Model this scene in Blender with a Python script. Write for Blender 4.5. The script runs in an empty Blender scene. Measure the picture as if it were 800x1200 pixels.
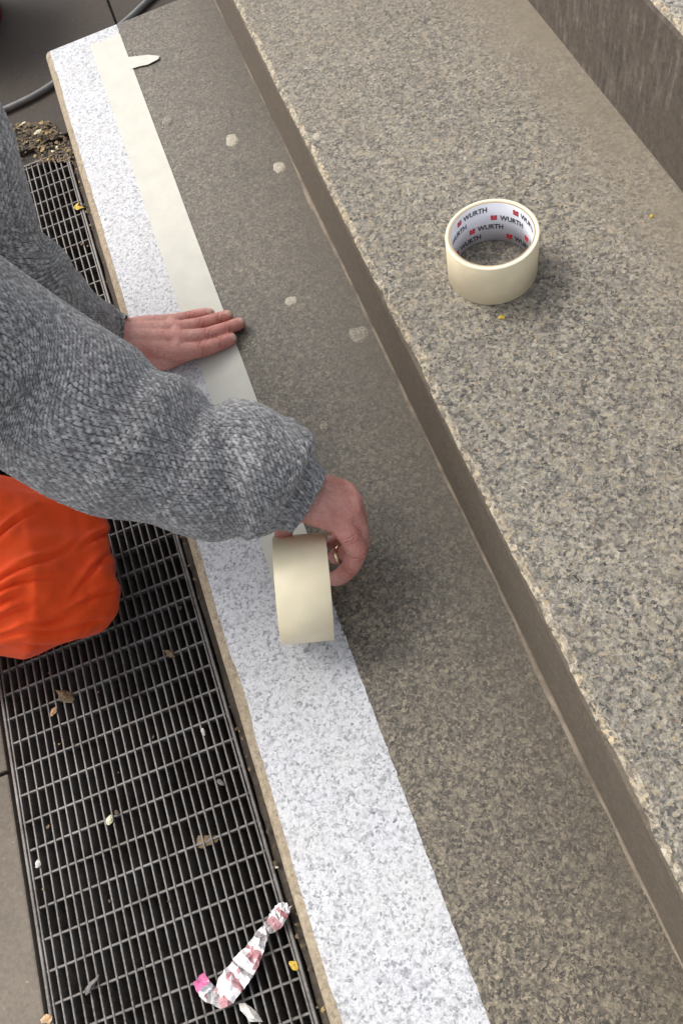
import bpy, bmesh, math, random
import numpy as np
from mathutils import Vector, Matrix, noise

random.seed(7); np.random.seed(7)
rad = math.radians
scene = bpy.context.scene

# ------------------------------------------------------------------ camera
CAM_H = 0.85
RIGHT = Vector((0.92774, -0.33153, -0.17143))
DOWN = Vector((-0.37323, -0.82408, -0.42613))
FWD = Vector((0.0, 0.45932, -0.88827))
FPX = 971.28
cam_data = bpy.data.cameras.new("camera")
cam = bpy.data.objects.new("camera", cam_data)
scene.collection.objects.link(cam)
m = Matrix((RIGHT, -DOWN, -FWD)).transposed().to_4x4()
m.translation = (0, 0, CAM_H)
cam.matrix_world = m
cam_data.sensor_fit = 'VERTICAL'
cam_data.sensor_height = 36.0
cam_data.sensor_width = 24.0
cam_data.lens = FPX / 1200.0 * 36.0
cam_data.clip_start = 0.02
cam_data.clip_end = 300
scene.camera = cam

# ------------------------------------------------------------------ daylight
SUN_EL, SUN_DIR = 49.0, Vector((-0.66, 0.75))          # compass direction the light comes from
world = bpy.data.worlds.new("World"); scene.world = world
world.use_nodes = True
wt = world.node_tree; wt.nodes.clear()
wo = wt.nodes.new('ShaderNodeOutputWorld'); bg = wt.nodes.new('ShaderNodeBackground')
sky = wt.nodes.new('ShaderNodeTexSky'); sky.sky_type = 'NISHITA'; sky.sun_disc = False
sky.sun_elevation = rad(SUN_EL)
sky.sun_rotation = math.atan2(SUN_DIR.x, SUN_DIR.y)
sky.dust_density = 4.0; sky.air_density = 1.0
hs = wt.nodes.new('ShaderNodeHueSaturation'); hs.inputs['Saturation'].default_value = 0.28
wt.links.new(sky.outputs[0], hs.inputs['Color']); wt.links.new(hs.outputs[0], bg.inputs[0])
bg.inputs[1].default_value = 0.15
wt.links.new(bg.outputs[0], wo.inputs[0])
sl = bpy.data.lights.new("sun", 'SUN'); sl.energy = 1.2; sl.angle = rad(30); sl.color = (1.0, 0.95, 0.87)
sun = bpy.data.objects.new("sun", sl); scene.collection.objects.link(sun)
h = SUN_DIR.normalized() * math.cos(rad(SUN_EL))
sun.rotation_euler = Vector((h.x, h.y, math.sin(rad(SUN_EL)))).to_track_quat('Z', 'Y').to_euler()
sun.location = (-2, 4, 5)
scene.view_settings.view_transform = 'Standard'
scene.view_settings.look = 'None'
scene.view_settings.exposure = 0.72
scene.view_settings.gamma = 1.0

# ------------------------------------------------------------------ helpers
COL = scene.collection
RIS = 0.1468                       # riser height
ZG = -RIS                          # level of grate and paving
NOSE, PAINT, BASE2, BASE3 = -0.1805, -0.0462, 0.1250, 0.4635
YEND = 1.487                       # far end of the steps
YNEAR = -0.9

def W(px, py, z):
    """world point at height z that lies on the sight line of a photo pixel (used to take measurements)"""
    r = RIGHT * ((px - 400) / FPX) + DOWN * ((py - 600) / FPX) + FWD
    t = (z - CAM_H) / r.z
    return Vector((0, 0, CAM_H)) + r * t

def tag(o, label=None, cat=None, group=None, kind=None):
    if label: o['label'] = label
    if cat: o['category'] = cat
    if group: o['group'] = group
    if kind: o['kind'] = kind
    return o

def link(name, me, mats=None, parent=None, smooth=False):
    o = bpy.data.objects.new(name, me); COL.objects.link(o)
    if mats is not None and len(me.materials) == 0:
        for mt in (mats if isinstance(mats, (list, tuple)) else [mats]): me.materials.append(mt)
    if parent: o.parent = parent
    if smooth: me.shade_smooth()
    return o

def pymesh(name, verts, faces):
    me = bpy.data.meshes.new(name); me.from_pydata([tuple(v) for v in verts], [], faces); me.update()
    return me

def boxmesh(name, x0, x1, y0, y1, z0, z1, bevel=0.0, seg=1):
    bm = bmesh.new()
    bmesh.ops.create_cube(bm, size=1, matrix=Matrix.Translation(((x0+x1)/2, (y0+y1)/2, (z0+z1)/2)) @ Matrix.Diagonal((x1-x0, y1-y0, z1-z0, 1)))
    if bevel: bmesh.ops.bevel(bm, geom=list(bm.edges), offset=bevel, segments=seg, affect='EDGES', profile=0.6)
    me = bpy.data.meshes.new(name); bm.to_mesh(me); bm.free(); return me

def empty(name, loc):
    o = bpy.data.objects.new(name, None); COL.objects.link(o); o.location = loc; o.empty_display_size = 0.05; return o

def nz(x, y, z, s=1.0): return noise.noise(Vector((x*s, y*s, z*s)))

# -- node helper
class Mat:
    def __init__(s, name):
        s.m = bpy.data.materials.new(name); s.m.use_nodes = True; s.t = s.m.node_tree
        s.b = s.t.nodes['Principled BSDF']; s.tc = s.t.nodes.new('ShaderNodeTexCoord')
    def n(s, typ, **kw):
        nd = s.t.nodes.new('ShaderNode' + typ)
        for k, v in kw.items():
            if k.startswith('i_'): nd.inputs[k[2:].replace('_', ' ')].default_value = v
            else: setattr(nd, k, v)
        return nd
    def l(s, a, b): s.t.links.new(a, b)
    def val(s, sock, v):
        if isinstance(v, bpy.types.NodeSocket): s.l(v, sock)
        else: sock.default_value = v
    def math(s, op, a, b=0.0, c=None, clamp=False):
        nd = s.n('Math', operation=op); nd.use_clamp = clamp
        s.val(nd.inputs[0], a); s.val(nd.inputs[1], b)
        if c is not None: s.val(nd.inputs[2], c)
        return nd.outputs[0]
    def vmath(s, op, a, b, scale=None):
        nd = s.n('VectorMath', operation=op); s.val(nd.inputs[0], a); s.val(nd.inputs[1], b)
        if scale is not None: nd.inputs['Scale'].default_value = scale
        return nd.outputs[0]
    def noise(s, co, scale, detail=3, rough=0.55, out=0):
        nd = s.n('TexNoise'); s.l(co, nd.inputs['Vector'])
        nd.inputs['Scale'].default_value = scale; nd.inputs['Detail'].default_value = detail; nd.inputs['Roughness'].default_value = rough
        return nd.outputs[out]
    def vor(s, co, scale, out='Color', feature='F1'):
        nd = s.n('TexVoronoi', feature=feature); s.l(co, nd.inputs['Vector']); nd.inputs['Scale'].default_value = scale
        return nd.outputs[out]
    def ramp(s, fac, stops, interp='LINEAR'):
        nd = s.n('ValToRGB'); s.val(nd.inputs[0], fac); cr = nd.color_ramp; cr.interpolation = interp
        while len(cr.elements) > 1: cr.elements.remove(cr.elements[-1])
        for i, (p, c) in enumerate(stops):
            c = (c, c, c) if isinstance(c, (int, float)) else c
            e = cr.elements[0] if i == 0 else cr.elements.new(p)
            e.position = p; e.color = (*c, 1)
        return nd.outputs[0]
    def mix(s, fac, a, b, mode='MIX'):
        nd = s.n('MixRGB', blend_type=mode); s.val(nd.inputs[0], fac)
        for k, v in ((1, a), (2, b)):
            if isinstance(v, tuple): v = (*v, 1)
            s.val(nd.inputs[k], v)
        return nd.outputs[0]
    def sep(s, co):
        nd = s.n('SeparateXYZ'); s.l(co, nd.inputs[0]); return nd.outputs
    def maprange(s, v, a, b, c=0.0, d=1.0, smooth=False):
        nd = s.n('MapRange', interpolation_type='SMOOTHSTEP' if smooth else 'LINEAR'); nd.clamp = True if not smooth else nd.clamp
        s.val(nd.inputs[0], v)
        for i, q in enumerate((a, b, c, d)): nd.inputs[i+1].default_value = q
        return nd.outputs[0]
    def base(s, c, rough=0.6, spec=None):
        if isinstance(c, tuple): c = (*c, 1)
        s.val(s.b.inputs['Base Color'], c); s.val(s.b.inputs['Roughness'], rough)
        if spec is not None: s.b.inputs['Specular IOR Level'].default_value = spec
    def bump(s, height, strength=0.5, dist=0.001):
        nd = s.n('Bump'); nd.inputs['Strength'].default_value = strength; nd.inputs['Distance'].default_value = dist
        s.l(height, nd.inputs['Height']); s.l(nd.outputs[0], s.b.inputs['Normal'])

# ------------------------------------------------------------------ stone materials
def granite(name, grain, scale=230.0, dirt=(0.17, 0.135, 0.10), dirt_amt=0.2, dirt_var=0.5, fine=0.45, extra=None, rough=0.75, bump=0.6, tone=0.25, tint=(1.0, 1.0, 1.0)):
    """coarse-grained granite: crystals of several colours, dust lying on it in patches"""
    M = Mat(name); co = M.tc.outputs['Object']
    w = M.vmath('SUBTRACT', M.noise(co, 190, 2, 0.5, 1), (0.5, 0.5, 0.5))
    cw = M.vmath('MULTIPLY_ADD', w, (0.0065, 0.0065, 0.0065)); M.l(co, cw.node.inputs[2])
    a = M.sep(M.vor(cw, scale))[0]; b = M.sep(M.vor(cw, scale*1.75))[1]; b3 = M.sep(M.vor(co, scale*0.55))[2]
    c1 = M.ramp(a, grain); c2 = M.ramp(b, grain); c3 = M.ramp(b3, grain)
    c = M.mix(fine, c1, c2)
    c = M.mix(M.maprange(M.noise(co, 70, 2), .45, .6, 0.0, .34), c, c3)
    f = M.noise(co, 1100, 2, 0.6)
    c = M.mix(0.35, c, M.ramp(f, [(0.3, 0.25), (0.7, 0.8)]), 'OVERLAY')
    big = M.noise(co, 5.5, 4, 0.6)
    c = M.mix(tone, c, M.ramp(big, [(0.3, 0.28), (0.72, 0.72)]), 'OVERLAY')
    dn = M.noise(co, 14, 5, 0.62)
    d = M.maprange(dn, 0.5-dirt_var*0.45, 0.5+dirt_var*0.45, dirt_amt-dirt_var*0.3, dirt_amt+dirt_var*0.3)
    if extra: d = extra(M, co, d)
    dc = M.mix(M.noise(co, 60, 4, 0.65), tuple(x*0.72 for x in dirt), tuple(x*1.3 for x in dirt))
    c = M.mix(M.math('ADD', d, 0.0, clamp=True), c, dc)
    c = M.mix(1.0, c, tint, 'MULTIPLY')
    M.base(c, rough)
    hb = M.math('ADD', M.math('MULTIPLY', a, 0.5), M.math('MULTIPLY', f, 0.8))
    M.bump(hb, bump, 0.0012)
    return M.m

def dirt_tread1(M, co, d):
    s = M.sep(co)
    # the walked middle is ground-in grey brown, the back corner under the riser holds more dust, the near end is cleaner
    back = M.maprange(s[0], BASE2-0.10, BASE2, 0.0, 0.40, True)
    near = M.maprange(s[1], -0.1, 0.75, -0.28, 0.06, True)
    front = M.maprange(s[0], PAINT, PAINT+0.07, -0.10, 0.0, True)
    return M.math('ADD', M.math('ADD', M.math('ADD', d, back), near), front)

def dirt_tread2(M, co, d):
    s = M.sep(co)
    back = M.maprange(s[0], BASE3-0.13, BASE3, 0.0, 0.60, True)
    far = M.maprange(s[1], 0.55, 1.3, 0.0, 0.28, True)
    return M.math('ADD', M.math('ADD', d, back), far)

G_TREAD = [(0.0, (0.014, 0.014, 0.016)), (0.18, (0.030, 0.030, 0.033)), (0.29, (0.098, 0.096, 0.097)), (0.46, (0.195, 0.186, 0.172)),
           (0.64, (0.30, 0.278, 0.24)), (0.82, (0.46, 0.425, 0.355)), (0.92, (0.41, 0.32, 0.19)), (1.0, (0.58, 0.545, 0.47))]
G_BROWN = [(0.0, (0.016, 0.014, 0.012)), (0.2, (0.034, 0.030, 0.025)), (0.42, (0.105, 0.090, 0.070)), (0.7, (0.20, 0.172, 0.133)),
           (0.9, (0.36, 0.308, 0.226)), (1.0, (0.44, 0.375, 0.27))]
G_WHITE = [(0.0, (0.13, 0.135, 0.15)), (0.13, (0.22, 0.225, 0.245)), (0.25, (0.36, 0.365, 0.39)), (0.40, (0.54, 0.547, 0.567)),
           (0.75, (0.65, 0.655, 0.67)), (1.0, (0.58, 0.585, 0.60))]
G_ARRIS = [(0.0, (0.04, 0.037, 0.034)), (0.25, (0.12, 0.105, 0.085)), (0.5, (0.27, 0.23, 0.17)), (0.8, (0.52, 0.465, 0.36)), (1.0, (0.52, 0.38, 0.19))]
G_TAN = [(0.0, (0.14, 0.115, 0.085)), (0.3, (0.28, 0.23, 0.16)), (0.7, (0.40, 0.335, 0.235)), (1.0, (0.50, 0.43, 0.32))]
mat_tread1 = granite('granite_brown_dusty', G_BROWN, 345, (0.098, 0.083, 0.064), 0.33, 0.40, extra=dirt_tread1, rough=0.46, bump=0.4, tint=(0.80, 0.785, 0.75))
mat_tread2 = granite('granite_speckled', G_TREAD, 305, (0.24, 0.203, 0.155), 0.14, 0.45, extra=dirt_tread2, bump=0.6, tint=(0.83, 0.82, 0.785))
mat_tread3 = granite('granite_speckled_pale', G_TREAD, 305, (0.30, 0.26, 0.20), 0.05, 0.3)
mat_white = granite('granite_white_speckled', G_WHITE, 375, (0.50, 0.45, 0.37), 0.06, 0.42, fine=0.35, rough=0.40, bump=0.3, tint=(0.93, 0.935, 0.945), tone=0.10)
mat_arris = granite('granite_broken_edge', G_ARRIS, 240, (0.24, 0.2, 0.15), 0.05, 0.3)
mat_tan = granite('granite_rubbed_edge', G_TAN, 280, (0.26, 0.2, 0.13), 0.35, 0.6)
mat_riser = granite('granite_riser_dirty', G_BROWN, 330, (0.158, 0.130, 0.102), 0.74, 0.35, rough=0.8, bump=0.4, tone=0.4, tint=(0.70, 0.68, 0.64))

def riser3():
    M = Mat('granite_riser_streaked'); co = M.tc.outputs['Object']
    mp = M.n('Mapping'); M.l(co, mp.inputs[0]); mp.inputs['Scale'].default_value = (1, 1, 0.22)
    st = M.noise(mp.outputs[0], 120, 5, 0.65); bl = M.noise(co, 16, 4, 0.6)
    c = M.ramp(st, [(0.28, (0.055, 0.045, 0.036)), (0.5, (0.100, 0.082, 0.066)), (0.66, (0.18, 0.147, 0.118)), (0.8, (0.32, 0.265, 0.215))])
    c = M.mix(M.maprange(bl, 0.38, 0.62), c, (0.095, 0.077, 0.060))
    a = M.sep(M.vor(co, 230))[0]
    c = M.mix(0.35, c, M.ramp(a, [(0.1, 0.25), (0.8, 0.62)]), 'OVERLAY')
    M.base(c, 0.8); M.bump(M.noise(co, 500, 4), 0.5, 0.001); return M.m
mat_riser3 = riser3()

def simple(name, c, rough=0.6, var=0.25, nscale=40, bump=0.0, bscale=300, metallic=0.0, spec=None):
    M = Mat(name); co = M.tc.outputs['Object']
    n = M.noise(co, nscale, 4, 0.6)
    col = M.mix(M.maprange(n, 0.3, 0.7), tuple(x*(1-var) for x in c), tuple(min(1, x*(1+var)) for x in c))
    M.base(col, rough, spec); M.b.inputs['Metallic'].default_value = metallic
    if bump: M.bump(M.noise(co, bscale, 4), bump, 0.001)
    return M.m

def paving(name, dark, light):
    M = Mat(name); co = M.tc.outputs['Object']
    a = M.sep(M.vor(co, 300))[0]; n = M.noise(co, 9, 6, 0.65); n2 = M.noise(co, 130, 4, 0.6)
    c = M.mix(M.maprange(n, 0.3, 0.7), dark, light)
    c = M.mix(0.35, c, M.ramp(a, [(0.0, 0.3), (0.9, 0.6)]), 'OVERLAY')
    c = M.mix(M.maprange(n2, 0.66, 0.75, 0, 0.5), c, tuple(min(1, x*2.6) for x in light))
    M.base(c, M.maprange(n, 0.3, 0.7, 0.75, 0.95)); M.bump(n2, 0.35, 0.0015); return M.m
mat_pave_dark = paving('paving_dark_slab', (0.036, 0.028, 0.021), (0.062, 0.049, 0.038))
mat_pave_tan = paving('paving_tan_slab', (0.13, 0.11, 0.086), (0.21, 0.18, 0.145))
mat_mortar = simple('mortar_joint', (0.05, 0.042, 0.034), 0.9, 0.3, 60, 0.5)
mat_joint = simple('mortar_pale', (0.18, 0.146, 0.11), 0.9, 0.4, 45, 0.5)
mat_pit = simple('pit_muddy_concrete', (0.085, 0.068, 0.050), 0.95, 0.75, 26, 0.6)
mat_ledge = granite('ledge_dirt', G_BROWN, 200, (0.050, 0.038, 0.027), 0.90, 0.25, rough=0.85, bump=0.6)

# ------------------------------------------------------------------ setting: ground, pit
PX0, PX1, PY0, PY1 = -0.508, -0.220, -0.62, 1.447      # opening under the grate
def ground():
    B = 60.0; z = ZG - 0.012
    v = [(-B, -B, z), (B, -B, z), (B, B, z), (-B, B, z), (PX0, PY0, z), (PX1, PY0, z), (PX1, PY1, z), (PX0, PY1, z)]
    f = [(0, 1, 5, 4), (1, 2, 6, 5), (2, 3, 7, 6), (3, 0, 4, 7)]
    g = tag(link('ground', pymesh('ground', v, f), mat_mortar), kind='structure')
    def slab(x0, x1, y0, y1, mt):
        x0 += .0025; x1 -= .0025; y0 += .0025; y1 -= .0025
        link('paving_slab', boxmesh('paving_slab', x0, x1, y0, y1, ZG-0.0115, ZG+random.uniform(-.001, .0006), 0.0022, 2), mt, g)
    sx = W(131, 12, ZG).x
    ys = [1.48, 2.05, 2.62, 3.2, 3.8]; xs = [sx-1.80, sx-1.2, sx-.60, sx, sx+.60, sx+1.2, sx+1.8]
    for i in range(len(xs)-1):
        for j in range(len(ys)-1):
            slab(xs[i], xs[i+1], ys[j], ys[j+1], mat_pave_dark)
    ys = [-1.6, -.95, -.3, .35, 1.0, 1.48]; xs = [-2.36, -1.74, -1.13, -.5105]
    for i in range(3):
        for j in range(5): slab(xs[i], xs[i+1], ys[j], ys[j+1], mat_pave_tan)
    # the drain under the grate
    d = -0.27
    v = [(PX0, PY0, ZG-.012), (PX1, PY0, ZG-.012), (PX1, PY1, ZG-.012), (PX0, PY1, ZG-.012), (PX0, PY0, d), (PX1, PY0, d), (PX1, PY1, d), (PX0, PY1, d)]
    f = [(0, 4, 5, 1), (1, 5, 6, 2), (2, 6, 7, 3), (3, 7, 4, 0), (4, 7, 6, 5)]
    tag(link('drain_pit', pymesh('drain_pit', v, f), mat_pit), kind='structure')
    # dirty stone ledge between grate and the foot of the step
    n = 120; vs = []; fs = []
    xsx = [PX1+.0005, PX1+.012, PX1+.024, NOSE+.004]
    for i in range(n+1):
        y = PY0 + (PY1-PY0)*i/n
        for k, x in enumerate(xsx):
            vs.append((x+(nz(x, y, 3, 30)*.002 if k == 0 else 0), y, ZG-.004+nz(x, y, 0, 25)*.003+(0.004*k/3)))
    for i in range(n):
        for k in range(3): a = i*4+k; fs.append((a, a+1, a+5, a+4))
    tag(link('ledge', pymesh('ledge', vs, fs), mat_ledge, smooth=True), kind='structure')
ground()

# ------------------------------------------------------------------ steps
def step_mesh(name, prof, y0, y1, dy, jit, face_mat, mats, ends=True):
    """prof: list of (x, z, jitter weight) from the foot of the riser over the nose to the back of the tread"""
    n = int((y1-y0)/dy); vs = []; fs = []; mi = []; k = len(prof)
    for i in range(n+1):
        y = y0 + (y1-y0)*i/n
        c = (abs(nz(y, 0, jit[1], 21))*0.7 + max(0, nz(y, 5, jit[1], 75)-.1)*1.1*max(0, .5+nz(y, 3, jit[1], 5)) + max(0, nz(y, 9, jit[1], 9)-.1)*1.8 + .25*nz(y, 2, jit[1], 160)) * jit[0]
        for j, (x, z, w) in enumerate(prof):
            if w == 'rag':
                vs.append((x + .0011*nz(y, 1, 0, 260) + .0010*nz(y, 4, 0, 90), y, z)); continue
            xx = x + w[0]*c + nz(x*3, y, z*3, 9)*0.0006; zz = z - w[1]*c
            vs.append((xx, y, zz))
    for i in range(n):
        for j in range(k-1):
            a = i*k+j; fs.append((a, a+k, a+k+1, a+1)); mi.append(face_mat[j])
    if ends:
        zb = prof[0][1]; nb = len(vs)
        vs.append((prof[-1][0], y1, zb)); fs.append(tuple([n*k+j for j in range(k)][::-1] + [nb])[::-1]); mi.append(0)
        vs.append((prof[-1][0], y0, zb)); fs.append(tuple([j for j in range(k)] + [nb+1])[::-1]); mi.append(0)
    me = pymesh(name, vs, fs)
    for mt in mats: me.materials.append(mt)
    me.polygons.foreach_set('material_index', mi)
    bm = bmesh.new(); bm.from_mesh(me); bmesh.ops.recalc_face_normals(bm, faces=bm.faces); bm.to_mesh(me); bm.free()
    return me
O = (0, 0)
def nose_prof(xn, zt, zb, xb, r):
    p = [(xn, zb, O), (xn, zb+(zt-zb)*.5, O), (xn, zt-r*2.4, O), (xn, zt-r*1.2, (.25, 0)), (xn+r*.25, zt-r*.45, (.8, .35)),
         (xn+r*.75, zt-r*.08, (1, .25)), (xn+r*1.3, zt, (1.35, 0)), (xn+r*4, zt, O)]
    nx = 8
    for i in range(1, nx+1): p.append((xn+r*4+(xb-xn-r*4)*i/nx, zt, O))
    return p

# lowest step: white speckled front band, brown dusty back
s1 = empty('stone_step', (0, 0.3, ZG))
tag(s1, 'lowest granite step with a white speckled band along its front edge', 'step')
def kid(name, me, parent, smooth=False):
    o = link(name, me, None, parent, smooth); o.matrix_parent_inverse = Matrix.Translation(parent.location).inverted(); return o
r = 0.009
p = nose_prof(NOSE-.002, 0.0, ZG-.01, PAINT, r); p[-1] = (PAINT, 0.0, 'rag')
fm = [0, 0, 0, 1, 1, 1, 2] + [2]*8
o = kid('white_edge_band', step_mesh('white_edge_band', p, YNEAR, YEND, 0.003, (0.0022, 1.0), fm, [mat_riser, mat_tan, mat_white]), s1)
o['label'] = 'pale white and grey speckled granite front band'
p = [(PAINT-.004, ZG-.01, O), (PAINT-.004, -.0035, O), (PAINT-.0039, -.0003, O)] + [(PAINT+.0008+(BASE2+.02-PAINT)*i/10, -.0003, O) for i in range(1, 11)]
kid('tread', step_mesh('tread', p, YNEAR, YEND, 0.02, (0, 0), [0]*12, [mat_tread1]), s1)

s2 = empty('stone_step', (0.2, 0.3, 0.0))
tag(s2, 'middle granite step of coarse grey speckles, a tape roll standing on it', 'step')
kid('block', step_mesh('block', nose_prof(BASE2+.0015, RIS, -0.003, BASE3+.02, 0.006), YNEAR, YEND+.6, 0.004, (0.0052, 7.0),
    [0, 0, 0, 0, 1, 1, 2] + [2]*8, [mat_riser, mat_arris, mat_tread2]), s2)
s3 = empty('stone_step', (0.6, 0.3, RIS))
tag(s3, 'upper granite step with a tall streaked brown riser, at the top right corner', 'step')
kid('block', step_mesh('block', nose_prof(BASE3+.0015, 2*RIS, RIS-.003, BASE3+.42, 0.006), YNEAR, YEND+.6, 0.004, (0.0052, 21.0),
    [0, 0, 0, 0, 1, 1, 2] + [2]*8, [mat_riser3, mat_arris, mat_tread3]), s3)

# thin beads of old mortar where tread meets riser
def bead(x, z, wd, ht, seed, parent):
    n = 420; vs = []; fs = []
    for i in range(n+1):
        y = YNEAR+.02 + (YEND-.03-YNEAR)*i/n
        q = max(0.05, .55 + 1.1*nz(y, seed, 0, 4) + .5*nz(y, seed, 2, 25))
        w = wd*min(1.3, q); hh = ht*min(1.2, q)
        for (a, b) in ((0, 0), (0.1, .6), (.45, 1.0), (1.0, 1.05), (1.2, 0)):
            vs.append((x - w + w*a*1.0, y, z + hh*b))
    for i in range(n):
        for k in range(4): a = i*5+k; fs.append((a, a+5, a+6, a+1))
    me = pymesh('mortar_joint', vs, fs); me.materials.append(mat_joint)
    kid('mortar_joint', me, parent, True)
bead(BASE2+.002, -.0004, .0055, .004, 3.3, s1)

# ------------------------------------------------------------------ grate
def metal():
    M = Mat('galvanised_dirty'); co = M.tc.outputs['Object']; g = M.n('NewGeometry').outputs['Position']
    n = M.noise(g, 24, 5, 0.65); n2 = M.noise(g, 220, 4, 0.6)
    c = M.mix(M.maprange(n, 0.35, 0.68), (0.19, 0.180, 0.168), (0.070, 0.058, 0.047))
    c = M.mix(M.maprange(n2, 0.45, 0.72, 0, 0.75), c, (0.27, 0.26, 0.25))
    M.base(c, M.maprange(n2, 0.3, 0.7, 0.35, 0.65)); M.b.inputs['Metallic'].default_value = 0.25
    M.bump(n2, 0.4, 0.0006); return M.m
mat_grate = metal()
GX0, GX1, GY0, GY1 = -0.503, -0.2265, -0.60, 1.432
gr = empty('drain_grate', ((GX0+GX1)/2, 0.3, ZG-.03))
tag(gr, 'long dark steel grate of narrow oblong cells at the foot of the steps', 'grate')
def gkid(name, me, loc=(0, 0, 0), rot=None):
    o = link(name, me, None, gr); o.location = Vector(loc)-gr.location
    if rot: o.rotation_euler = rot
    return o
def bent_bar(name, L, w, d, amp, seed, axis):
    n = 26; vs = []; fs = []
    for i in range(n+1):
        t = -L/2+L*i/n; b = nz(t, seed, 0, 3.5)*amp + nz(t, seed, 9, 14)*amp*.35
        zt = nz(t, seed, 4, 6)*amp*.4
        ring = [(b-w/2, -d), (b+w/2, -d), (b+w/2, zt-w*.25), (b+w*.28, zt), (b-w*.28, zt), (b-w/2, zt-w*.25)]
        for (a, z) in ring: vs.append((a, t, z) if axis == 'y' else (t, a, z))
    for i in range(n):
        for k in range(6):
            a = i*6+k; b2 = i*6+(k+1) % 6; q = (a, b2, b2+6, a+6); fs.append(q if axis == 'y' else q[::-1])
    me = pymesh(name, vs, fs); me.materials.append(mat_grate)
    bm = bmesh.new(); bm.from_mesh(me); bmesh.ops.recalc_face_normals(bm, faces=bm.faces); bm.to_mesh(me); bm.free(); return me
nb = 25; step = (GX1-GX0-0.004)/nb
lb = [bent_bar('bearing_bar', GY1-GY0, 0.0026, 0.030, .0012, k*3.1, 'y') for k in range(5)]
for i in range(nb+1):
    gkid('bearing_bar', lb[(i*3) % 5], (GX0+.002+i*step+random.uniform(-.0004, .0004), (GY0+GY1)/2, ZG+.0005))
cb = [bent_bar('cross_bar', GX1-GX0, 0.0030, 0.011, .0009, 50+k*2.7, 'x') for k in range(5)]
nc = int((GY1-GY0)/0.0335)
for i in range(nc+1):
    gkid('cross_bar', cb[(i*2) % 5], ((GX0+GX1)/2, GY0+.004+i*(GY1-GY0-.008)/nc, ZG+random.uniform(-.0006, .0001)))
for (x0, x1, y0, y1) in ((GX0-.0045, GX0-.0005, GY0, GY1), (GX1+.0005, GX1+.0045, GY0, GY1), (GX0-.0045, GX1+.0045, GY1+.0005, GY1+.005), (GX0-.0045, GX1+.0045, GY0-.005, GY0-.0005)):
    me = boxmesh('frame', x0, x1, y0, y1, ZG-.034, ZG+.0015, .0008); me.materials.append(mat_grate); gkid('frame', me)

# ------------------------------------------------------------------ masking tape: laid strip, two rolls
def tape_mat(name, c, rough, ring=False):
    M = Mat(name); co = M.tc.outputs['Object']
    n = M.noise(co, 35, 3); n2 = M.noise(co, 900, 3)
    col = M.mix(M.maprange(n, 0.3, 0.7), tuple(x*0.94 for x in c), tuple(min(1, x*1.04) for x in c))
    mp = M.n('Mapping'); M.l(co, mp.inputs[0]); mp.inputs['Scale'].default_value = (.25, 1, 1)
    M.base(col, rough); M.bump(M.math('ADD', M.noise(mp.outputs[0], 700, 3), M.math('MULTIPLY', M.noise(co, 60, 3), 2.0)), 0.45, 0.0004)
    return M.m
mat_strip = tape_mat('masking_tape_paper', (0.53, 0.52, 0.455), 0.6)
mat_roll = tape_mat('masking_tape_roll', (0.88, 0.775, 0.54), 0.35)
mat_rollside = tape_mat('masking_tape_edge', (0.80, 0.72, 0.54), 0.6)
mat_core = simple('tape_core_white_paper', (0.80, 0.81, 0.86), 0.5, 0.03)
mat_card = simple('tape_core_card', (0.40, 0.31, 0.2), 0.8, 0.1)
mat_ink = simple('ink_black', (0.02, 0.02, 0.024), 0.5, 0.1)
mat_red = simple('ink_red', (0.62, 0.03, 0.045), 0.5, 0.1)

ROLL_R, ROLL_W, YAW, TILT = 0.056, 0.054, rad(-14), rad(10)   # leans a little towards the riser
ROLL_C = Vector((-0.066, 0.342, 0.0612))
TX0, TX1 = PAINT-.0545, PAINT+.0005
def strip():
    ys = W(142, 40, 0).y; ye = ROLL_C.y - .004
    n = 130; vs = []; fs = []
    for i in range(n+1):
        t = i/n; y = ys + (ye-ys)*t
        for k in range(7):
            s = k/6; x = TX0+(TX1-TX0)*s
            z = .0009 + .00012*nz(x, y, 0, 60)
            yy = y + (0.006*nz(s*4, 0, 3)+.004*random.random() if i == 0 else 0)
            vs.append((x+.0006*nz(0, y, 1, 6), yy, z))
    for i in range(n):
        for k in range(6): a = i*7+k; fs.append((a, a+1, a+8, a+7))
    # torn-off end of the tape sticking out sideways onto the brown stone
    b = len(vs); A = [W(150, 68, 0), W(160, 67, 0), W(174, 65, 0), W(188, 67, 0)]; Bq = [W(153, 82, 0), W(163, 79, 0), W(174, 77, 0), W(186, 71, 0)]
    for q, (u, v) in enumerate(zip(A, Bq)):
        vs.append((u.x, u.y, .0014+.0006*(q == 1)+.001*(q == 3))); vs.append((v.x, v.y, .0014+.0004*q))
    for q in range(3): fs.append((b+2*q, b+2*q+1, b+2*q+3, b+2*q+2))
    me = pymesh('tape_strip', vs, fs)
    bm = bmesh.new(); bm.from_mesh(me); bmesh.ops.recalc_face_normals(bm, faces=bm.faces)
    for f in bm.faces:
        if f.normal.z < 0: f.normal_flip()
    bm.to_mesh(me); bm.free()
    o = link('tape_strip', me, mat_strip)
    tag(o, 'pale masking tape strip stuck down along the white stone band', 'tape')
strip()

def lathe(prof, seg, mi):
    vs = []; fs = []; ms = []; k = len(prof)
    for i in range(seg):
        a = 2*math.pi*i/seg
        for (rr, z) in prof: vs.append((rr*math.cos(a), rr*math.sin(a), z))
    for i in range(seg):
        j = (i+1) % seg
        for q in range(k): q2 = (q+1) % k; fs.append((i*k+q, j*k+q, j*k+q2, i*k+q2)); ms.append(mi[q])
    return vs, fs, ms

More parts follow.
